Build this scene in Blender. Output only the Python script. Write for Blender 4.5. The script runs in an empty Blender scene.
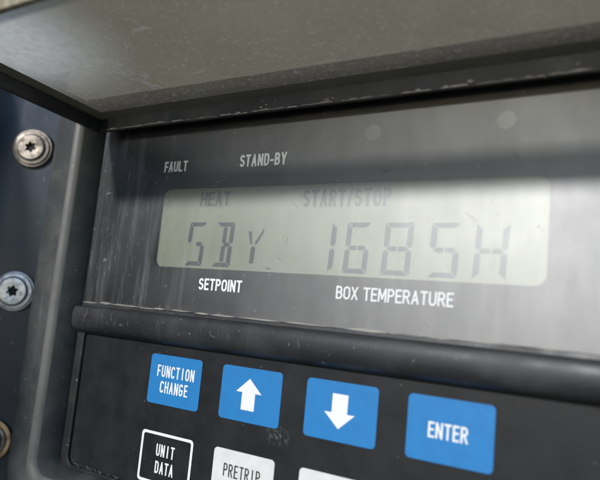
import bpy, bmesh, math, random
from mathutils import Vector, Matrix
random.seed(4)
sc = bpy.context.scene
C = sc.collection
LIFT = 1.30                                   # height of the panel above the ground, metres

# panel space: x right, y down, z into the panel, in cm  ->  metres
def P(x, y, z):
    return Vector((x*.01, z*.01, -y*.01))
def V(x, y, z):
    return Vector((x, z, -y))

# ------------------------------------------------------------------ camera
cam_d = bpy.data.cameras.new("camera")
cam = bpy.data.objects.new("camera", cam_d); C.objects.link(cam)
Rm = [[0.85740803, -0.09363991, 0.50604647],
      [0.01631173, 0.98775791, 0.15513942],
      [-0.51437865, -0.12476329, 0.848439]]
cpos = P(11.56128358, -1.34426158, -12.06734524) + Vector((0, 0, LIFT))
right, down, fwd = V(*Rm[0]), V(*Rm[1]), V(*Rm[2])
M3 = Matrix((right, -down, -fwd)).transposed()
cam.matrix_world = Matrix.Translation(cpos) @ M3.to_4x4()
cam_d.sensor_width = 36; cam_d.sensor_fit = 'HORIZONTAL'
cam_d.lens = 36*600.12/600
cam_d.clip_start = .005; cam_d.clip_end = 500
cam_d.dof.use_dof = True
cam_d.dof.focus_distance = .152
cam_d.dof.aperture_fstop = 13
sc.camera = cam

# ------------------------------------------------------------------ light
SUN_EL, SUN_AZ = 21.5, 6.0                     # elevation; degrees left of straight out from the panel
w = bpy.data.worlds.new("World"); sc.world = w; w.use_nodes = True
nt = w.node_tree
sky = nt.nodes.new('ShaderNodeTexSky'); sky.sky_type = 'NISHITA'; sky.sun_disc = False
sky.sun_elevation = math.radians(SUN_EL); sky.sun_rotation = math.radians(180+SUN_AZ)
sky.dust_density = .3; sky.ozone_density = 3.0; sky.air_density = 1.0
bg = nt.nodes['Background']; bg.inputs['Strength'].default_value = .13
nt.links.new(sky.outputs[0], bg.inputs['Color'])
sd = bpy.data.lights.new("sun", 'SUN'); sd.energy = 2.5; sd.angle = math.radians(3.6); sd.color = (1, .99, .975)
so = bpy.data.objects.new("sun", sd); C.objects.link(so)
e, a = math.radians(SUN_EL), math.radians(SUN_AZ)
tosun = Vector((-math.sin(a)*math.cos(e), -math.cos(a)*math.cos(e), math.sin(e)))
so.rotation_euler = tosun.to_track_quat('Z', 'Y').to_euler()
sc.view_settings.view_transform = 'Standard'; sc.view_settings.look = 'None'
sc.view_settings.exposure = 0.12; sc.view_settings.gamma = 1
sc.cycles.transparent_max_bounces = 16

# ------------------------------------------------------------------ materials
class NB:
    def __init__(s, name):
        s.m = bpy.data.materials.new(name); s.m.use_nodes = True
        s.t = s.m.node_tree; s.t.nodes.clear()
        s.out = s.n('ShaderNodeOutputMaterial')
        s.tc = s.n('ShaderNodeTexCoord')
    def n(s, typ, ins=None, **props):
        nd = s.t.nodes.new(typ)
        for k, v in props.items(): setattr(nd, k, v)
        for k, v in (ins or {}).items(): s.set(nd.inputs[k], v)
        return nd
    def set(s, sock, v):
        if isinstance(v, bpy.types.NodeSocket): s.t.links.new(v, sock)
        elif isinstance(v, bpy.types.Node): s.t.links.new(v.outputs[0], sock)
        else:
            if isinstance(v, tuple) and len(v) == 3 and sock.type == 'RGBA': v = (*v, 1)
            sock.default_value = v
    def coord(s, scale=(1, 1, 1), rot=(0, 0, 0), loc=(0, 0, 0)):
        return s.n('ShaderNodeMapping', {'Vector': s.tc.outputs['Object'], 'Scale': scale, 'Rotation': rot, 'Location': loc})
    def noise(s, scale, detail=4, rough=.55, stretch=(1, 1, 1), rot=(0, 0, 0), dist=0, loc=(0, 0, 0)):
        return s.n('ShaderNodeTexNoise', {'Vector': s.coord(stretch, rot, loc), 'Scale': scale, 'Detail': detail, 'Roughness': rough, 'Distortion': dist}).outputs['Fac']
    def ramp(s, fac, lo, hi, a=0.0, b=1.0):
        return s.n('ShaderNodeMapRange', {'Value': fac, 'From Min': lo, 'From Max': hi, 'To Min': a, 'To Max': b}).outputs[0]
    def math(s, op, a, b=0.0):
        nd = s.n('ShaderNodeMath', operation=op, use_clamp=False); s.set(nd.inputs[0], a); s.set(nd.inputs[1], b); return nd.outputs[0]
    def mixc(s, f, a, b):
        nd = s.n('ShaderNodeMix', data_type='RGBA'); s.set(nd.inputs[0], f); s.set(nd.inputs[6], a); s.set(nd.inputs[7], b); return nd.outputs[2]
    def mixs(s, f, a, b):
        nd = s.n('ShaderNodeMixShader'); s.set(nd.inputs[0], f); s.set(nd.inputs[1], a); s.set(nd.inputs[2], b); return nd.outputs[0]
    def bump(s, h, strength=.3, dist=.0002):
        return s.n('ShaderNodeBump', {'Height': h, 'Strength': strength, 'Distance': dist}).outputs[0]
    def spot(s, x, y, r0, r1, z=0, sx=1.0, sy=1.0):
        """1 inside r0, 0 outside r1 round a point of the panel (cm)"""
        p = P(x, y, z)
        v = s.n('ShaderNodeVectorMath', {0: s.tc.outputs['Object'], 1: tuple(p)}, operation='SUBTRACT').outputs[0]
        v = s.n('ShaderNodeVectorMath', {0: v, 1: (1/sx, 1, 1/sy)}, operation='MULTIPLY').outputs[0]
        l = s.n('ShaderNodeVectorMath', {0: v}, operation='LENGTH').outputs['Value']
        nd = s.n('ShaderNodeMapRange', {'Value': l, 'From Min': r0*.01, 'From Max': r1*.01, 'To Min': 1.0, 'To Max': 0.0}, interpolation_type='SMOOTHSTEP')
        return nd.outputs[0]
    def pbr(s, **k):
        return s.n('ShaderNodeBsdfPrincipled', k)
    def front(s, f):
        """f on the outer side of a sheet, nothing on its inner side"""
        bf = s.n('ShaderNodeNewGeometry').outputs['Backfacing']
        return s.math('MULTIPLY', f, s.math('SUBTRACT', 1.0, bf))
    def done(s, sh):
        s.set(s.out.inputs['Surface'], sh); return s.m

def m_plastic(name, base, rough=.5, wear=.25, wearcol=(.30, .29, .26), grain=.35):
    b = NB(name)
    big = b.noise(90, 5, .6); fine = b.noise(1400, 3, .6); stre = b.noise(260, 4, .6, (1, 1, .12))
    f = b.math('MULTIPLY', b.ramp(big, .45, .75), wear)
    f2 = b.math('MULTIPLY', b.ramp(stre, .60, .78), wear*1.1)
    speck = b.math('MULTIPLY', b.ramp(b.noise(800, 2, .5), .70, .76), .35)
    col = b.mixc(f, base, wearcol); col = b.mixc(f2, col, wearcol); col = b.mixc(speck, col, (.45, .44, .40))
    r = b.ramp(big, .3, .7, rough-.08, rough+.12)
    return b.done(b.pbr(**{'Base Color': col, 'Roughness': r, 'Normal': b.bump(fine, grain, .0001), 'Specular IOR Level': .45}))

def m_ink(name, col, rough=.5, wear=0.0, under=(.03, .03, .03)):
    b = NB(name)
    c = b.mixc(b.math('MULTIPLY', b.ramp(b.noise(900, 4, .6), .55, .72), wear), col, under)
    return b.done(b.pbr(**{'Base Color': c, 'Roughness': rough}))

def m_button(name, col, spot=(.1, .1, .1)):
    b = NB(name)
    n = b.noise(260, 5, .6); g = b.noise(1500, 2, .5)
    c = b.mixc(b.ramp(n, .35, .75, 0, .6), col, tuple(x*.74 for x in col))
    c = b.mixc(b.math('MULTIPLY', b.ramp(b.noise(700, 3, .6), .66, .74), .12), c, spot)
    return b.done(b.pbr(**{'Base Color': c, 'Roughness': b.ramp(n, .3, .7, .42, .58), 'Normal': b.bump(g, .25, .00006), 'Specular IOR Level': .35}))

def m_metal(name, col, rough, dirt=(.08, .075, .07), dirt_amt=.5):
    b = NB(name)
    n = b.noise(420, 5, .65); s2 = b.noise(1200, 3, .6)
    c = b.mixc(b.math('MULTIPLY', b.ramp(n, .48, .68), dirt_amt), col, dirt)
    met = b.ramp(n, .5, .72, 1.0, .45)
    return b.done(b.pbr(**{'Base Color': c, 'Metallic': met, 'Roughness': b.ramp(n, .3, .7, rough-.05, rough+.2), 'Normal': b.bump(s2, .25, .00008)}))

MT = {}
MT['bezel'] = m_plastic('bezel_plastic', (.060, .062, .062), .52, .50, (.19, .185, .17))
MT['rib'] = m_plastic('divider_plastic', (.022, .023, .025), .45, .25, (.13, .125, .115), .3)
MT['edge'] = m_plastic('worn_edge', (.36, .34, .30), .55, .9, (.05, .05, .05))
MT['rim'] = m_plastic('cover_rim_plastic', (.023, .023, .024), .50, .35, (.14, .135, .12))
MT['gasket'] = m_plastic('gasket_rubber', (.014, .014, .015), .55, .2, (.10, .10, .09))
MT['plate'] = m_ink('plate_black', (.008, .0085, .010), .7)
MT['white_ink'] = m_ink('white_ink', (.90, .90, .89), .5, .0)
MT['black_ink'] = m_ink('black_ink', (.03, .03, .03), .5, .15, (.5, .5, .5))
MT['blue'] = m_button('blue_button', (.024, .225, .55))
MT['white'] = m_button('white_button', (.80, .80, .78))
MT['steel'] = m_metal('steel', (.74, .74, .74), .40, (.22, .21, .20), .55)
MT['dull_steel'] = m_metal('dull_steel', (.38, .33, .28), .50, (.10, .085, .07), .75)
MT['brass'] = m_metal('brass', (.58, .40, .24), .40)
MT['hole'] = m_ink('dark_hole', (.01, .01, .01), .7)

def mk_keypad():
    b = NB('keypad_membrane')
    n = b.noise(130, 5, .6); g = b.noise(1500, 2, .5)
    col = b.mixc(b.ramp(n, .40, .75, 0, .5), (.015, .0155, .0165), (.030, .030, .031))
    speck = b.math('MULTIPLY', b.ramp(b.noise(650, 2, .5), .70, .75), .30)
    col = b.mixc(speck, col, (.30, .29, .27))
    sm = b.math('MULTIPLY', b.spot(4.18, 1.40, .05, .42, 0, 1.2, .7), b.ramp(b.noise(700, 4, .6, dist=2.0), .52, .66))
    col = b.mixc(b.math('MULTIPLY', sm, .30), col, (.42, .42, .42))
    return b.done(b.pbr(**{'Base Color': col, 'Roughness': b.ramp(n, .3, .7, .40, .56), 'Normal': b.bump(g, .3, .00008), 'Specular IOR Level': .28}))
MT['keypad'] = mk_keypad()

def mk_lcd():
    b = NB('lcd_reflector')
    n = b.noise(60, 3, .5)
    col = b.mixc(b.ramp(n, .3, .7), (.315, .322, .245), (.352, .358, .275))
    return b.done(b.pbr(**{'Base Color': col, 'Roughness': .5, 'Specular IOR Level': .2}))
MT['lcd'] = mk_lcd()
MT['segment'] = m_ink('lcd_segment', (.060, .068, .080), .6, .10, (.19, .20, .18))
MT['lcd_print'] = m_ink('lcd_word_print', (.11, .12, .12), .6, .3, (.20, .21, .18))

def mk_lens():
    b = NB('clear_overlay')
    st = b.noise(420, 5, .65, (1, 1, .07)); st2 = b.noise(1100, 3, .6, (1, 1, .05), (0, .05, 0))
    big = b.noise(55, 4, .55)
    gl = b.n('ShaderNodeBsdfAnisotropic', distribution='BECKMANN', ins={'Color': (1, 1, 1), 'Roughness': b.ramp(big, .3, .7, .44, .49)})
    tr = b.n('ShaderNodeBsdfTransparent', {'Color': (.95, .955, .95)})
    f = b.front(b.ramp(b.noise(300, 4, .6, (1, 1, .25)), .3, .7, .130, .156))
    base = b.mixs(f, tr, gl)
    leftmask = b.spot(-2.0, -3.6, 1.2, 5.0, 0, 1.0, 1.4)
    d1 = b.math('MULTIPLY', b.ramp(st, .50, .72), b.ramp(leftmask, 0, 1, .02, .10))
    d2 = b.math('MULTIPLY', b.ramp(st2, .60, .72), b.ramp(leftmask, 0, 1, .012, .08))
    sp = b.math('MULTIPLY', b.ramp(b.noise(700, 2, .5), .70, .74), .22)
    d = b.math('ADD', b.math('ADD', d1, d2), b.math('ADD', sp, .004))
    df = b.n('ShaderNodeBsdfDiffuse', {'Color': (.43, .44, .45)})
    return b.done(b.mixs(d, base, df))
MT['lens'] = mk_lens()

def mk_pane():
    b = NB('smoked_pane')
    fres = b.n('ShaderNodeFresnel', {'IOR': 1.45})
    big = b.noise(40, 4, .6); fine = b.noise(900, 4, .7); scr = b.noise(520, 3, .6, (.18, 1, 1), (0, 0, .5))
    painted_glare = b.math('MULTIPLY', b.spot(-1.9, -6.8, .9, 4.2, -5.2, 1.0, 1.0), b.ramp(b.noise(420, 5, .7), .25, .6, .72, 1.0))  # pale glare painted into the pane colour towards its outer left corner
    tl = b.n('ShaderNodeBsdfTranslucent', {'Color': b.mixc(painted_glare, b.mixc(b.ramp(big, .3, .7), (.175, .150, .110), (.225, .196, .146)), (.93, .90, .83))})
    tr = b.n('ShaderNodeBsdfTransparent', {'Color': (.86, .86, .80)})
    gl = b.n('ShaderNodeBsdfAnisotropic', {'Color': (1, 1, 1), 'Roughness': .28})
    body = b.mixs(b.ramp(painted_glare, 0, 1, .30, .0), tl, tr)
    body = b.mixs(b.n('ShaderNodeNewGeometry').outputs['Backfacing'], body, b.n('ShaderNodeBsdfTransparent', {'Color': (1, 1, 1)}))
    body = b.mixs(b.front(fres.outputs[0]), body, gl)
    d = b.math('ADD', b.math('MULTIPLY', b.ramp(fine, .55, .72), .26), b.math('MULTIPLY', b.ramp(scr, .66, .74), .2))
    d = b.math('ADD', d, b.math('MULTIPLY', b.ramp(b.noise(1900, 4, .7), .60, .68), .50))
    df = b.n('ShaderNodeBsdfTranslucent', {'Color': (.62, .60, .53)})
    return b.done(b.mixs(b.front(d), body, df))
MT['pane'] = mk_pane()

def mk_housing():
    b = NB('painted_housing')
    n = b.noise(60, 4, .6); g = b.noise(500, 3, .6)
    col = b.mixc(b.ramp(n, .35, .7), (.024, .033, .048), (.038, .048, .066))
    col = b.mixc(b.math('MULTIPLY', b.ramp(b.noise(500, 3, .6), .66, .74), .3), col, (.32, .33, .34))
    return b.done(b.pbr(**{'Base Color': col, 'Roughness': b.ramp(n, .3, .7, .28, .42), 'Normal': b.bump(g, .15, .0002)}))
MT['housing'] = mk_housing()

def mk_backdrop():
    b = NB('weathered_upper_paint')
    n = b.noise(380, 4, .6); n2 = b.noise(25, 3, .5)
    col = b.mixc(b.ramp(n, .42, .60), (.24, .19, .12), (.44, .37, .27))
    col = b.mixc(b.ramp(n2, .3, .7, 0, .25), col, (.26, .24, .18))
    return b.done(b.pbr(**{'Base Color': col, 'Roughness': .75}))
MT['backdrop'] = mk_backdrop()

def mk_ground():
    b = NB('gravel_ground')
    n = b.noise(3, 6, .65); g = b.noise(60, 4, .7)
    col = b.mixc(b.ramp(n, .35, .7), (.15, .14, .10), (.26, .25, .20))
    col = b.mixc(b.ramp(g, .4, .7, 0, .5), col, (.10, .095, .08))
    return b.done(b.pbr(**{'Base Color': col, 'Roughness': .9, 'Normal': b.bump(g, .6, .01)}))
MT['ground'] = mk_ground()

# ------------------------------------------------------------------ builders
def obj(name, bm, mat, parent=None, smooth=False, bevel=0.0, seg=2):
    bmesh.ops.recalc_face_normals(bm, faces=bm.faces)
    me = bpy.data.meshes.new(name); bm.to_mesh(me); bm.free()
    me.materials.append(mat)
    if smooth:
        for p in me.polygons: p.use_smooth = True
    o = bpy.data.objects.new(name, me); C.objects.link(o)
    if parent is not None: o.parent = parent
    if bevel:
        md = o.modifiers.new('bevel', 'BEVEL'); md.width = bevel*.01; md.segments = seg; md.limit_method = 'ANGLE'; md.angle_limit = math.radians(40)
    return o
def thing(name, label, cat, group=None):
    o = bpy.data.objects.new(name, None); C.objects.link(o); o.empty_display_size = .02
    o.location = (0, 0, LIFT); o['label'] = label; o['category'] = cat
    if group: o['group'] = group
    return o
def rrect(x0, y0, x1, y1, r, n=6):
    pts = []
    for cx, cy, a0 in ((x1-r, y1-r, 0), (x0+r, y1-r, 90), (x0+r, y0+r, 180), (x1-r, y0+r, 270)):
        for i in range(n+1):
            a = math.radians(a0+90*i/n); pts.append((cx+r*math.cos(a), cy+r*math.sin(a)))
    return pts
def slab(bm, pts, z0, z1):
    """closed prism from an outline in panel x,y"""
    A = [bm.verts.new(P(x, y, z0)) for x, y in pts]; B = [bm.verts.new(P(x, y, z1)) for x, y in pts]
    bm.faces.new(A); bm.faces.new(B[::-1])
    n = len(pts)
    for i in range(n): bm.faces.new((A[i], B[i], B[(i+1) % n], A[(i+1) % n]))
def ring(bm, outer, inner, z0, z1):
    n = len(outer); L = [[bm.verts.new(P(x, y, z)) for x, y in q] for q, z in ((outer, z0), (inner, z0), (inner, z1), (outer, z1))]
    for i in range(n):
        j = (i+1) % n
        for k in range(4): bm.faces.new((L[k][i], L[k][j], L[(k+1) % 4][j], L[(k+1) % 4][i]))
def box(bm, x0, x1, y0, y1, z0, z1):
    slab(bm, [(x0, y0), (x1, y0), (x1, y1), (x0, y1)], z0, z1)

# stroke lettering: every letter is a set of polylines in a unit-high box
def rr(x0, y0, x1, y1, r=.16, ry=None):
    ry = ry or r*.9; p = []
    for cx, cy, a0 in ((x1-r, y1-ry, 0), (x0+r, y1-ry, 90), (x0+r, y0+ry, 180), (x1-r, y0+ry, 270)):
        for i in range(5):
            a = math.radians(a0+90*i/4); p.append((cx+r*math.cos(a), cy+ry*math.sin(a)))
    return p+[p[0]]
def arc(cx, cy, rx, ry, a0, a1, n=8):
    return [(cx+rx*math.cos(math.radians(a0+(a1-a0)*i/n)), cy+ry*math.sin(math.radians(a0+(a1-a0)*i/n))) for i in range(n+1)]
GL = {
 'A': (.54, [[(.02, 0), (.27, 1)], [(.52, 0), (.27, 1)], [(.12, .30), (.42, .30)]]),
 'B': (.50, [[(0, 0), (0, 1)], [(0, .53), (.26, .53)]+arc(.26, .765, .2, .235, -90, 90)+[(0, 1)], [(0, 0), (.28, 0)]+arc(.28, .265, .22, .265, -90, 90)]),
 'C': (.50, [arc(.25, .75, .25, .25, 10, 180)+arc(.25, .25, .25, .25, 180, 350)]),
 'D': (.50, [[(0, 0), (0, 1), (.22, 1)]+arc(.22, .70, .28, .30, 90, 0)+arc(.22, .30, .28, .30, 0, -90)+[(0, 0)]]),
 'E': (.42, [[(.42, 1), (0, 1), (0, 0), (.43, 0)], [(0, .52), (.37, .52)]]),
 'F': (.40, [[(.41, 1), (0, 1), (0, 0)], [(0, .50), (.35, .50)]]),
 'G': (.50, [arc(.25, .75, .25, .25, 15, 180)+arc(.25, .25, .25, .25, 180, 360)+[(.5, .46), (.28, .46)]]),
 'H': (.50, [[(0, 0), (0, 1)], [(.5, 0), (.5, 1)], [(0, .52), (.5, .52)]]),
 'I': (.0, [[(0, 0), (0, 1)]]),
 'L': (.42, [[(0, 1), (0, 0), (.42, 0)]]),
 'M': (.62, [[(0, 0), (0, 1)], [(.62, 0), (.62, 1)], [(.03, 1), (.31, .22)], [(.59, 1), (.31, .22)]]),
 'N': (.50, [[(0, 0), (0, 1)], [(.5, 0), (.5, 1)], [(.03, 1), (.47, 0)]]),
 'O': (.52, [rr(0, 0, .52, 1, .26, .28)]),
 'P': (.48, [[(0, 0), (0, 1)], [(0, 1), (.24, 1)]+arc(.24, .74, .24, .26, 90, -90)+[(0, .48)]]),
 'R': (.50, [[(0, 0), (0, 1)], [(0, 1), (.24, 1)]+arc(.24, .75, .24, .25, 90, -90)+[(0, .50)], [(.24, .50), (.49, 0)]]),
 'S': (.48, [arc(.24, .76, .24, .24, 15, 270)[:]+arc(.24, .26, .25, .26, 90, -165)]),
 'T': (.50, [[(0, 1), (.5, 1)], [(.25, 1), (.25, 0)]]),
 'U': (.50, [[(0, 1), (0, .26)]+arc(.25, .26, .25, .26, 180, 360)+[(.5, 1)]]),
 'X': (.52, [[(.02, 0), (.50, 1)], [(.02, 1), (.50, 0)]]),
 'Y': (.54, [[(.02, 1), (.27, .42)], [(.52, 1), (.27, .42)], [(.27, .46), (.27, 0)]]),
 '-': (.26, [[(0, .40), (.26, .40)]]),
 '/': (.30, [[(0, 0), (.30, 1)]]),
 ' ': (.16, []),
}
def ribbon(bm, pts, hw, z):
    """mitred flat stroke; pts in panel cm"""
    q = [Vector(pts[0])]
    for p in pts[1:]:
        if (Vector(p)-q[-1]).length > 1e-5: q.append(Vector(p))
    closed = len(q) > 2 and (q[0]-q[-1]).length < 1e-4
    if closed: q = q[:-1]
    if not closed:
        dd = q[1]-q[0]
        if len(q) == 2 and abs(dd.x) > 1e-5 and abs(dd.y) > 1e-5:      # diagonal: level cut ends
            a, b = (q[0], q[1]) if q[0].y < q[1].y else (q[1], q[0])
            ux = (b-a)/(b.y-a.y); a, b = a-ux*hw, b+ux*hw
            wx = Vector((min(hw*math.hypot(1, ux.x)*.94, hw*1.6), 0))
            bm.faces.new([bm.verts.new(P(*p, z)) for p in (a-wx, a+wx, b+wx, b-wx)]); return
        for e0, e1 in ((0, 1), (-1, -2)):
            dd = (q[e0]-q[e1])
            if abs(dd.x) < 1e-5 or abs(dd.y) < 1e-5: q[e0] = q[e0]+dd.normalized()*hw*.98
    n = len(q); L = []
    for i in range(n):
        a = (q[i]-q[i-1]).normalized() if (closed or i > 0) else None
        b = (q[(i+1) % n]-q[i]).normalized() if (closed or i < n-1) else None
        if a is None: a = b
        if b is None: b = a
        na, nb = Vector((-a.y, a.x)), Vector((-b.y, b.x))
        m = na+nb
        m = m.normalized() if m.length > 1e-3 else na
        k = min(1/max(m.dot(na), .35), 1.9)
        L.append((bm.verts.new(P(*(q[i]+m*hw*k), z)), bm.verts.new(P(*(q[i]-m*hw*k), z))))
    for i in range(n if closed else n-1):
        j = (i+1) % n
        bm.faces.new((L[i][0], L[j][0], L[j][1], L[i][1]))
def word(text, x0, x1, ytop, ybot, z, weight=.15, mono=False, gap=.085, bm=None):
    """lettering that fills the given box exactly"""
    bm = bm or bmesh.new()
    h = ybot-ytop; hw = weight*h/2; H = h-2*hw
    ls = [GL[c] for c in text]
    if mono: W = [.5]*len(ls)
    else: W = [wd for wd, _ in ls]
    sp = gap*h
    inner = (x1-x0)-sum(2*hw for _ in ls)-sp*(len(ls)-1)
    sx = inner/sum(W)
    x = x0; k = 0
    for (wd, st), full in zip(ls, W):
        ox = x+hw+(full-wd)/2*sx
        for q in st:
            ribbon(bm, [(ox+px*sx, ybot-hw-py*H) for px, py in q], hw, z-.0004*(k % 7)); k += 1
        x += full*sx+2*hw+sp
    return bm

# ------------------------------------------------------------------ setting
bm = bmesh.new()
for q in [[(-60, -60), (60, -60), (60, 60), (-60, 60)]]:
    bm.faces.new([bm.verts.new((x, y, 0)) for x, y in q])
o = obj('ground', bm, MT['ground']); o['kind'] = 'structure'

# housing: painted sheet that runs off to the left of the panel, turned towards the viewer
house = thing('equipment_housing', 'dark blue painted metal housing with metal screws left of the control panel', 'housing')
AH = math.radians(35)
HX, HZ = -4.05, .10
def hp(u, v, d):
    """point of the slanted wall: u along it to the left, v down, d out of it (cm)"""
    return (HX-u*math.cos(AH)+d*math.sin(AH), v, HZ-u*math.sin(AH)-d*math.cos(AH))
bm = bmesh.new()
prof = [(-1.5, 0), (2.0, 0), (2.2, .02), (2.4, .08), (2.6, .20), (2.8, .40), (2.95, .62), (2.95+.574*23, .62+.819*23), (3.5+.574*23, .3+.819*23), (3.5, -.5), (-1.5, -.5)]  # long outward run is unseen, added to block sky reflected in the plate
A = [bm.verts.new(P(*hp(u, -7.9, d))) for u, d in prof]; B = [bm.verts.new(P(*hp(u, 14, d))) for u, d in prof]
bm.faces.new(A); bm.faces.new(B[::-1])
for i in range(len(prof)):
    j = (i+1) % len(prof); bm.faces.new((A[i], A[j], B[j], B[i]))
o = obj('painted_sheet', bm, MT['housing'], house, smooth=True)
md = o.modifiers.new('split', 'EDGE_SPLIT'); md.split_angle = math.radians(45)
# back sheet the panel is let into
bm = bmesh.new(); MT['upper'] = m_plastic('upper_housing_paint', (.19, .175, .12), .6, .12, (.30, .28, .21), .2)
box(bm, -4, 40, -7.6, 14, .62, .9)
obj('back_sheet', bm, MT['upper'], house)
bm = bmesh.new(); box(bm, -3.9, 40, -60, -7.0, -.93, .6); box(bm, -60, -3.902, -60, -8.0, -.93, .6)
obj('upper_sheet', bm, MT['upper'], house)

def lathe(bm, u, v, prof, n=40, d0=0, hexr=None):
    rings = []
    for r, d in prof:
        rings.append([bm.verts.new(P(*hp(u+r*math.cos(2*math.pi*i/n), v+r*math.sin(2*math.pi*i/n), d0+d))) for i in range(n)])
    for a_, b_ in zip(rings, rings[1:]):
        for i in range(n): bm.faces.new((a_[i], a_[(i+1) % n], b_[(i+1) % n], b_[i]))
    bm.faces.new(rings[-1]); 
def screw(u, v, head, washer, rw, rh, lab, turn):
    bm = bmesh.new()                                   # domed head with a star recess
    n = 48; sock = []
    for i in range(n):
        t = 2*math.pi*i/n+turn; sock.append(.19*rh*(1.45+.28*math.cos(6*t)))
    prof = [(1.0, 0), (1.0, .04), (.96, .06), (.80, .075), (.76, .12), (.70, .145), (.5, .155), (.42, .15)]
    rings = [[bm.verts.new(P(*hp(u+rh*r*math.cos(2*math.pi*i/n), v+rh*r*math.sin(2*math.pi*i/n), .12+d))) for i in range(n)] for r, d in prof]
    for d in (.148, .03):
        rings.append([bm.verts.new(P(*hp(u+sock[i]*math.cos(2*math.pi*i/n), v+sock[i]*math.sin(2*math.pi*i/n), .12+d))) for i in range(n)])
    for a_, b_ in zip(rings, rings[1:]):
        for i in range(n): bm.faces.new((a_[i], a_[(i+1) % n], b_[(i+1) % n], b_[i]))
    bm.faces.new(rings[-1])
    s = obj('screw', bm, head, house, smooth=True); s['label'] = lab
    md = s.modifiers.new('split', 'EDGE_SPLIT'); md.split_angle = math.radians(30)
    bm = bmesh.new()
    lathe(bm, u, v, [(rw*.55, .0), (rw*.99, .0), (rw, .03), (rw, .09), (rw*.95, .125), (rw*.60, .125)], 48)
    obj('washer', bm, washer, s, smooth=False, bevel=.015)
    bm = bmesh.new()
    lathe(bm, u, v, [(.27*rh, .13), (.25*rh, .165)], 24); obj('socket', bm, MT['hole'], s)
SCREWS = []   # filled from the photograph: u, v
screw(1.54, -5.72, MT['dull_steel'], MT['dull_steel'], .62, .54, 'dull worn steel screw near the cover', .3)
screw(1.43, -1.27, MT['steel'], MT['steel'], .62, .56, 'bright silver screw halfway down', .7)
screw(1.47, 3.11, MT['dull_steel'], MT['brass'], .62, .47, 'screw with a brass coloured washer at the bottom', .1)

# ------------------------------------------------------------------ control panel
pan = thing('control_panel', 'dark grey control panel with grey display, blue keys and open smoked cover', 'control panel')
X0, X1, Y0, Y1 = -3.02, 12.55, -7.25, 3.52            # the recess

# bezel: a profile swept round the recess
bm = bmesh.new()
prof = [(0, .30), (0, 0), (.03, -.30), (.12, -.70), (.17, -.78), (.26, -.835), (.36, -.85), (1.10, -.87), (1.19, -.84), (1.24, -.76), (1.26, .60)]
loops = []
for off, z in prof:
    loops.append([bm.verts.new(P(x, y, z)) for x, y in rrect(X0-off, Y0-off*.32, X1+off, Y1+off, .30+off*.8, 8)])
n = len(loops[0])
for a_, b_ in zip(loops, loops[1:]):
    for i in range(n): bm.faces.new((a_[i], a_[(i+1) % n], b_[(i+1) % n], b_[i]))
o = obj('bezel', bm, MT['bezel'], pan, smooth=True)
md = o.modifiers.new('split', 'EDGE_SPLIT'); md.split_angle = math.radians(34)
o.data.materials.append(m_plastic('bezel_ridge_wear', (.15, .148, .135), .5, .7, (.085, .085, .08)))
for i, p in enumerate(o.data.polygons):
    if i//n in (3, 4, 5): p.material_index = 1

# display plate with its window
LX0, LX1, LY0, LY1 = -.40, 9.74, -4.50, -2.32
bm = bmesh.new()
q = rrect(LX0, LY0, LX1, LY1, .24, 8)
N = len(q)
out = rrect(X0+.03, Y0+.03, X1-.03, -1.08, .05, 8)
ring(bm, out, q, .0, .12)
plate = obj('display_plate', bm, MT['plate'], pan)
bm = bmesh.new(); slab(bm, rrect(X0+.06, Y0+.06, X1-.06, -1.1, .05, 4), -.030, -.015)
obj('clear_overlay', bm, MT['lens'], pan)

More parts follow.
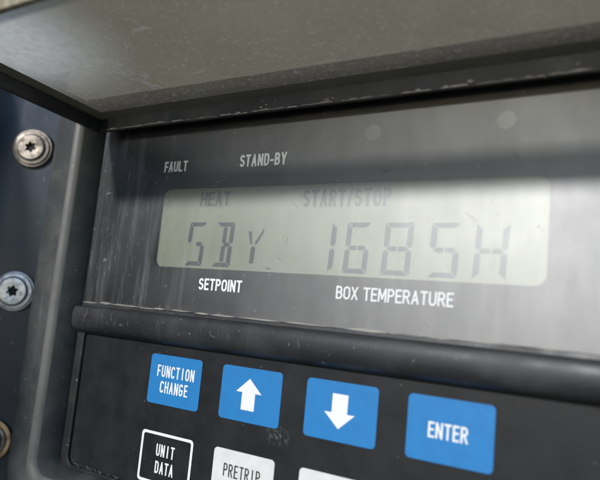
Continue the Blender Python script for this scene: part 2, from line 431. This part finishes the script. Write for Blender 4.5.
# display
bm = bmesh.new(); box(bm, LX0-.2, LX1+.2, LY0-.2, LY1+.2, .125, .2)
lcd = obj('display_screen', bm, MT['lcd'], pan)
ZS = .118
def segs(chars, x, slant=.0):
    pass
SL = .055                                              # slant of the digits
def seg_poly(bm, pts, x, w, ytop, h):
    vs = [bm.verts.new(P(x+px*w+SL*(1-py), ytop+py*h, ZS)) for px, py in pts]
    bm.faces.new(vs)
def digit(ch, x, w, ytop=-3.56, ybot=-2.40):
    h = ybot-ytop; t = .128/ w; tv = .108/h            # stroke in unit widths / heights
    g = .016
    S = {
     'a': [(0+g*1.5, 0), (1-g*1.5, 0), (1-t, tv), (t, tv)],
     'd': [(t, 1-tv), (1-t, 1-tv), (1-g*1.5, 1), (g*1.5, 1)],
     'f': [(0, g), (t, tv+g), (t, .5-tv*.55-g), (t*.5, .5-g), (0, .5-tv*.5-g)],
     'e': [(t*.5, .5+g), (t, .5+tv*.55+g), (t, 1-tv-g), (0, 1-g), (0, .5+tv*.5+g)],
     'b': [(1, g), (1-t, tv+g), (1-t, .5-tv*.55-g), (1-t*.5, .5-g), (1, .5-tv*.5-g)],
     'c': [(1-t*.5, .5+g), (1-t, .5+tv*.55+g), (1-t, 1-tv-g), (1, 1-g), (1, .5+tv*.5+g)],
     'g': [(t*.6, .5), (t*1.1, .5-tv*.5), (.46, .5-tv*.5), (.48, .5), (.46, .5+tv*.5), (t*1.1, .5+tv*.5)],
     'k': [(1-t*.6, .5), (1-t*1.1, .5-tv*.5), (.54, .5-tv*.5), (.52, .5), (.54, .5+tv*.5), (1-t*1.1, .5+tv*.5)],
     'i': [(.5-t*.5, tv+g), (.5+t*.5, tv+g), (.5+t*.5, .5-tv*.6), (.5, .5-g), (.5-t*.5, .5-tv*.6)],
     'l': [(.5, .5+g), (.5+t*.5, .5+tv*.6), (.5+t*.5, 1-tv-g), (.5-t*.5, 1-tv-g), (.5-t*.5, .5+tv*.6)],
     'h': [(t*.55, tv+.10), (t*1.35, tv+.10), (.40, .5-tv*.7), (.40, .5-tv*.1), (.30, .5-tv*.5)],
     'j': [(1-t*.2, tv+.02), (1-t*.2, tv+.13), (.68, .5-tv*.4), (.58, .5-tv*.1), (.58, .5-tv*.8)],
    }
    M = {'S': 'afkcd', 'B': 'abcdikl', 'Y': 'hjl', '1': 'fe', '6': 'afedcgk', '8': 'abcdefgk', '5': 'afgkcd', 'H': 'febcgk'}[ch]
    bm = bmesh.new()
    for s in M: seg_poly(bm, S[s], x, w, ytop, h)
    return obj('display_character', bm, MT['segment'], lcd)
digit('S', .63, .58); digit('B', 1.56, .58); digit('Y', 2.52, .56)
digit('1', 4.97, .6); digit('6', 5.36, .60); digit('8', 6.30, .66); digit('5', 7.36, .63); digit('H', 8.30, .66)
obj('display_word', word('HEAT', .94, 1.95, -4.39, -4.00, ZS, .18), MT['lcd_print'], lcd)
obj('display_word', word('START/STOP', 4.15, 6.43, -4.36, -3.94, ZS, .18), MT['lcd_print'], lcd)

# printed words and indicator lamps
for t, x0, x1, y0, y1, wt in (('FAULT', -.37, .47, -5.25, -4.95, .17), ('STAND-BY', 2.24, 3.67, -5.30, -4.98, .17),
                          ('SETPOINT', 1.34, 2.72, -2.07, -1.77, .17), ('BOX TEMPERATURE', 5.34, 8.01, -2.09, -1.80, .13)):
    obj('printed_word', word(t, x0, x1, y0, y1, -.035, wt), MT['white_ink'], pan)
MT['lamp'] = m_ink('lamp_window', (.085, .082, .078), .4); MT['dark_lamp'] = m_ink('dark_lamp_window', (.022, .022, .023), .4)
for x, y in ((.06, -5.60), (2.99, -5.62), (5.92, -5.63), (8.86, -5.66)):
    bm = bmesh.new(); slab(bm, [(x+.19*math.cos(k*math.pi/16), y+.19*math.sin(k*math.pi/16)) for k in range(32)], -.010, .0)
    obj('indicator_lamp', bm, MT['lamp' if x > 4 else 'dark_lamp'], pan)

# divider rib
bm = bmesh.new()
YR0, YR1 = -1.16, -.26
prf = [(YR0, .1), (YR0, -.06), (YR0+.015, -.10), (YR0+.09, -.115), (YR0+.105, -.13), (YR0+.12, -.30), (YR0+.15, -.37), (YR0+.22, -.405), (YR0+.36, -.425),
       (YR0+.52, -.425), (YR0+.64, -.405), (YR0+.73, -.36), (YR0+.80, -.27), (YR0+.85, -.16), (YR1, -.06), (YR1, .1)]
A = [bm.verts.new(P(X0+.14, y, z)) for y, z in prf]; B = [bm.verts.new(P(X1-.02, y, z)) for y, z in prf]
bm.faces.new(A); bm.faces.new(B[::-1])
for i in range(len(prf)): j = (i+1) % len(prf); bm.faces.new((A[i], A[j], B[j], B[i]))
rib = obj('divider_rib', bm, MT['rib'], pan, smooth=True)
md = rib.modifiers.new('split', 'EDGE_SPLIT'); md.split_angle = math.radians(32)
bm = bmesh.new()                                       # ragged worn line along its upper edge
random.seed(8); x = X0+.1
while x < X1-.3:
    ln = random.uniform(.4, 1.6); y = YR0+random.uniform(-.015, .01); hh = random.uniform(.018, .045)
    slab(bm, [(x, y), (x+ln*.3, y-hh), (x+ln*.8, y-hh*.8), (x+ln, y), (x+ln*.6, y+hh*.5)], -.115, -.04); x += ln*random.uniform(.8, 1.15)
obj('worn_edge', bm, MT['edge'], rib)

# keypad
bm = bmesh.new(); slab(bm, rrect(X0+.03, -.26, X1-.03, Y1-.03, .25, 8), 0, .12)
keyp = obj('keypad', bm, MT['keypad'], pan)
bm = bmesh.new()
ring(bm, rrect(X0+.06, -.60, X1-.06, Y1-.05, .30, 8), rrect(X0+.36, -.40, X1-.36, Y1-.14, .26, 8), -.10, 0.01)
obj('keypad_rim', bm, MT['gasket'], pan, bevel=.06, seg=3)
BW, BH, PT, RY = 1.745, 1.27, 2.4, 1.96
def button(x, y, mat, lab=None):
    bm = bmesh.new(); slab(bm, rrect(x, y, x+BW, y+BH, .10, 6), -.016, .005)
    b = obj('button', bm, mat, pan, bevel=.008)
    if lab: b['label'] = lab
    return b
ZB = -.020
bl = [button(i*PT, 0, MT['blue'], l) for i, l in enumerate(('blue function change button', 'blue button with a white up arrow', 'blue button with a white down arrow', 'blue enter button'))]
def legend(text, b, x0, x1, y0, y1, wt, mat=None, **k):
    obj('legend', word(text, x0, x1, y0, y1, ZB, wt, **k), mat or MT['white_ink'], b)
legend('FUNCTION', bl[0], .26, 1.53, .27, .57, .135, mono=True, gap=.11)
legend('CHANGE', bl[0], .42, 1.37, .67, .97, .135, mono=True, gap=.11)
def arrow(b, cx, top, bot, up=True):
    h = bot-top; s, wd = .19, .37; k = .45*h
    if up: pts = [(cx, top), (cx+wd, top+k), (cx+s, top+k), (cx+s, bot), (cx-s, bot), (cx-s, top+k), (cx-wd, top+k)]
    else: pts = [(cx, bot), (cx+wd, bot-k), (cx+s, bot-k), (cx+s, top), (cx-s, top), (cx-s, bot-k), (cx-wd, bot-k)]
    bm = bmesh.new(); bm.faces.new([bm.verts.new(P(x, y, ZB)) for x, y in pts]); obj('arrow', bm, MT['white_ink'], b)
arrow(bl[1], PT+.84, .25, .99, True); arrow(bl[2], 2*PT+.86, .26, 1.0, False)
legend('ENTER', bl[3], 3*PT+.45, 3*PT+1.25, .49, .80, .135)
# second row: outlined black key, then white keys
ub = button(0, RY, MT['keypad'], 'black unit data button with a white outline')
bm = bmesh.new(); q0 = rrect(0, RY, BW, RY+BH, .10, 6); q1 = rrect(.07, RY+.07, BW-.07, RY+BH-.07, .06, 6)
a_ = [bm.verts.new(P(x, y, ZB)) for x, y in q0]; b_ = [bm.verts.new(P(x, y, ZB)) for x, y in q1]
for i in range(len(a_)): j = (i+1) % len(a_); bm.faces.new((a_[i], a_[j], b_[j], b_[i]))
obj('outline', bm, MT['white_ink'], ub)
legend('UNIT', ub, .55, 1.17, RY+.28, RY+.58, .14, mono=True, gap=.11)
legend('DATA', ub, .57, 1.19, RY+.70, RY+1.0, .14, mono=True, gap=.11)
pb = button(PT, RY, MT['white'], 'white pretrip button')
legend('PRETRIP', pb, PT+.33, PT+1.39, RY+.32, RY+.62, .11, MT['black_ink'], mono=True, gap=.11)
button(2*PT, RY, MT['white'], 'plain white button cut by the lower edge'); button(3*PT, RY, MT['white'])

# flip-up cover: stands straight out above the display
TH = math.radians(3)
CX0, CX1 = -2.77, 12.2
def cv(x, d, s):
    """x along the hinge, d out from the hinge line, s below the pane (cm)"""
    return (x, -6.66-.0085*(x-CX0)-d*math.sin(TH)+s*math.cos(TH), -.45-d*math.cos(TH)-s*math.sin(TH))
DEP = 5.40
def cbox(bm, x0, x1, d0, d1, s0, s1):
    vs = [bm.verts.new(P(*cv(x, d, s))) for x in (x0, x1) for d in (d0, d1) for s in (s0, s1)]
    for f in ((0, 1, 3, 2), (4, 6, 7, 5), (0, 4, 5, 1), (2, 3, 7, 6), (0, 2, 6, 4), (1, 5, 7, 3)): bm.faces.new([vs[i] for i in f])
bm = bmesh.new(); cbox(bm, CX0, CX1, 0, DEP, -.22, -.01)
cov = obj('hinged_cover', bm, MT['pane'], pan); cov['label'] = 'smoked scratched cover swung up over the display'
bm = bmesh.new()
cbox(bm, CX0-.10, CX1+.10, -.10, 0, -.24, .50)         # hinge side
cbox(bm, CX0-.10, CX0, .002, DEP, -.24, .50)           # left
cbox(bm, CX1, CX1+.10, .002, DEP, -.24, .50)           # right
obj('cover_rim', bm, MT['rim'], cov, bevel=.03)
bm = bmesh.new(); cbox(bm, CX0-.10, CX1+.10, DEP+.002, DEP+.14, -.26, .46)
fl = obj('cover_front_bar', bm, MT['backdrop'], cov, bevel=.03); fl['label'] = 'tan mottled front bar of the cover'
bm = bmesh.new()                                       # sloped lip between pane and rim
def lip(bm, q):
    vs = [bm.verts.new(P(*cv(*p))) for p in q]; bm.faces.new(vs)
e_ = .26
lip(bm, [(CX0, 0, .10), (CX1, 0, .10), (CX1-e_, e_, .004), (CX0+e_, e_, .004)])
lip(bm, [(CX0, 0, .10), (CX0+e_, e_, .004), (CX0+e_, DEP-e_, .004), (CX0, DEP, .10)])
MT['lip'] = m_plastic('pane_lip', (.22, .20, .155), .45, .4, (.30, .28, .23))
obj('pane_lip', bm, MT['lip'], cov)
bm = bmesh.new(); random.seed(3); x = CX0+.3
def flake(bm, pts, d):
    """thin flat mark on the front face of the hinge rim, pts in (x, s)"""
    A = [bm.verts.new(P(*cv(px, d, ps))) for px, ps in pts]; B = [bm.verts.new(P(*cv(px, d-.002, ps))) for px, ps in pts]
    bm.faces.new(A); bm.faces.new(B[::-1])
    for i in range(len(pts)): j = (i+1) % len(pts); bm.faces.new((A[i], A[j], B[j], B[i]))
while x < CX1-.5:                                      # scuffs along the lower edge of the hinge rim
    ln = random.uniform(.25, 1.2); s0 = .465-random.uniform(0, .02)
    n_ = 9; up = [(x+ln*i/n_, s0-random.uniform(.006, .05)*(1 if random.random() < .75 else 1.6)*math.sin(math.pi*i/n_)**.5) for i in range(n_+1)]
    lo = [(x+ln*i/n_, s0+random.uniform(0, .012)) for i in range(n_, -1, -1)]
    flake(bm, up+lo, .004)
    x += ln*random.uniform(.9, 1.25)
for fx, fs, fr in ((3.05, .36, .04), (3.2, .31, .025), (4.9, .38, .05), (5.05, .36, .03), (8.2, .37, .05), (10.2, .30, .03)):
    flake(bm, [(fx+fr*random.uniform(.7, 1.3)*1.3*math.cos(k*.7854), fs+.6*fr*random.uniform(.6, 1.3)*math.sin(k*.7854)) for k in range(8)], .004)
obj('chipped_edge', bm, MT['edge'], cov)

# scratches in the smoked pane, seen from below
b_ = NB('scratch')
MT['scratch'] = b_.done(b_.mixs(.85, b_.n('ShaderNodeBsdfDiffuse', {'Color': (.66, .66, .63)}), b_.n('ShaderNodeBsdfTranslucent', {'Color': (1, 1, .98)})))
def scratch_mesh(segs, f):
    bm = bmesh.new()
    for k, (x0, y0, x1, y1, wd) in enumerate(segs):
        a, b = Vector((x0, y0)), Vector((x1, y1)); d = (b-a)
        if d.length < 1e-6: continue
        nn = Vector((-d.y, d.x)).normalized()*wd/2
        m1, m2 = a+d*.35+nn*random.uniform(-1, 1), a+d*.7+nn*random.uniform(-1, 1)
        q = [a, m1+nn, m2+nn, b, m2-nn, m1-nn]
        bm.faces.new([bm.verts.new(P(*f(p.x, p.y, k))) for p in q])
    return bm
random.seed(12); sg = []
for k in range(70):                                    # along the long gouge
    t = random.random()**.8; cx, cd = .02+.50*t, 3.85-2.65*t
    l = random.uniform(.05, .42); sp = .10+.25*(1-t)
    cx += random.gauss(0, sp); cd += random.gauss(0, sp)
    an = math.radians(-77+random.gauss(0, 14)); sg.append((cx, cd, cx+l*math.cos(an), cd+l*math.sin(an), random.uniform(.012, .042)))
for k in range(120):                                    # rubbed patch near the outer left corner
    cx, cd = random.gauss(-.7, .7), random.gauss(3.5, .5); l = random.uniform(.03, .28)
    if cx < CX0+.1: continue
    an = math.radians(random.gauss(-70, 35)); sg.append((cx, cd, cx+l*math.cos(an), cd+l*math.sin(an), random.uniform(.008, .028)))
for k in range(120):                                   # single nicks over the whole pane
    cx, cd = random.uniform(CX0+.3, CX1-.3), random.uniform(.3, 4.5); l = random.uniform(.015, .07)
    if random.random() < .06: l = random.uniform(.3, .9)
    an = math.radians(random.uniform(0, 180)); sg.append((cx, cd, cx+l*math.cos(an), cd+l*math.sin(an), random.uniform(.008, .03)))
obj('scratch', scratch_mesh(sg, lambda x, d, k: cv(x, d, -.006+.0002*(k % 8))), MT['scratch'], cov)

# scratches and dried drops on the display overlay
sg = [(3.96, -5.33, 4.02, -5.13, .018), (4.02, -5.13, 4.22, -5.01, .014), (6.17, -4.75, 6.32, -4.69, .03), (6.32, -4.69, 6.46, -4.74, .03),
      (3.22, -2.50, 3.42, -2.47, .035), (3.60, -2.75, 3.66, -2.69, .03), (3.74, -3.08, 3.82, -3.28, .02), (-2.66, -4.36, -2.36, -4.42, .035), (-2.34, -2.36, -2.30, -2.48, .05), (-2.3, -2.40, -2.22, -2.44, .04)]
for k in range(60):
    cx = -2.9+abs(random.gauss(0, 1.7)); cy = random.uniform(-5.9, -1.3); l = random.uniform(.06, .55)
    an = math.radians(random.gauss(93, 7)); sg.append((cx, cy, cx+l*math.cos(an), cy+l*math.sin(an), random.uniform(.004, .009)))
for k in range(70):
    cx, cy = random.uniform(X0+.2, X1-.2), random.uniform(-6.0, -1.3); l = random.uniform(.02, .06)
    if random.random() < .2: l = random.uniform(.15, .4)
    an = math.radians(random.uniform(0, 180)); sg.append((cx, cy, cx+l*math.cos(an), cy+l*math.sin(an), random.uniform(.004, .011)))
sg = [q for q in sg if max(q[1], q[3]) < -1.15]
ds = []
for k in range(40):                                    # dirt in the lower corner of the keypad
    cx = -2.45+abs(random.gauss(0, .9)); cy = 3.36+random.uniform(-.04, .03); l = random.uniform(.03, .16)
    ds.append((cx, cy, cx+l, cy+random.uniform(-.02, .02), random.uniform(.008, .03)))
rs = []
for k in range(26):                                    # scuffs across the divider
    cx = -2.6+abs(random.gauss(0, 2.0)) if k < 16 else random.uniform(-2, 4.5); cy = random.uniform(-.98, -.75); l = random.uniform(.05, .28)
    an = math.radians(random.gauss(96, 9)); rs.append((cx, cy, cx+l*math.cos(an), min(cy+l*math.sin(an), -.56), random.uniform(.008, .035)))
rs += [(-2.25, -1.0, -2.35, -.68, .07), (-1.62, -.98, -1.63, -.62, .045), (-1.35, -.92, -1.2, -.90, .03), (-.95, -.66, -.8, -.62, .05), (2.2, -.66, 2.4, -.63, .03), (4.7, -.9, 4.75, -.6, .03)]
MT['dull_scuff'] = m_plastic('dull_scuff', (.085, .082, .076), .6, .8, (.03, .03, .03))
obj('scratch', scratch_mesh(sg, lambda x, y, k: (x, y, -.0310-.0002*(k % 8))), MT['scratch'], pan)
obj('scuff_marks', scratch_mesh(rs, lambda x, y, k: (x, y, -.4275-.0002*(k % 8))), MT['dull_scuff'], rib)
obj('dirt', scratch_mesh(ds, lambda x, y, k: (x, y, -.0310-.0002*(k % 8))), MT['dull_scuff'], keyp)
for bx, by, br in ((9.54, -3.49, .035), (9.60, -3.44, .02)):
    bm = bmesh.new(); bm.faces.new([bm.verts.new(P(bx+br*math.cos(k*math.pi/8)*random.uniform(.8, 1.2), by+br*math.sin(k*math.pi/8)*random.uniform(.8, 1.2), ZS-.001)) for k in range(16)])
    obj('blemish', bm, MT['segment'], lcd)
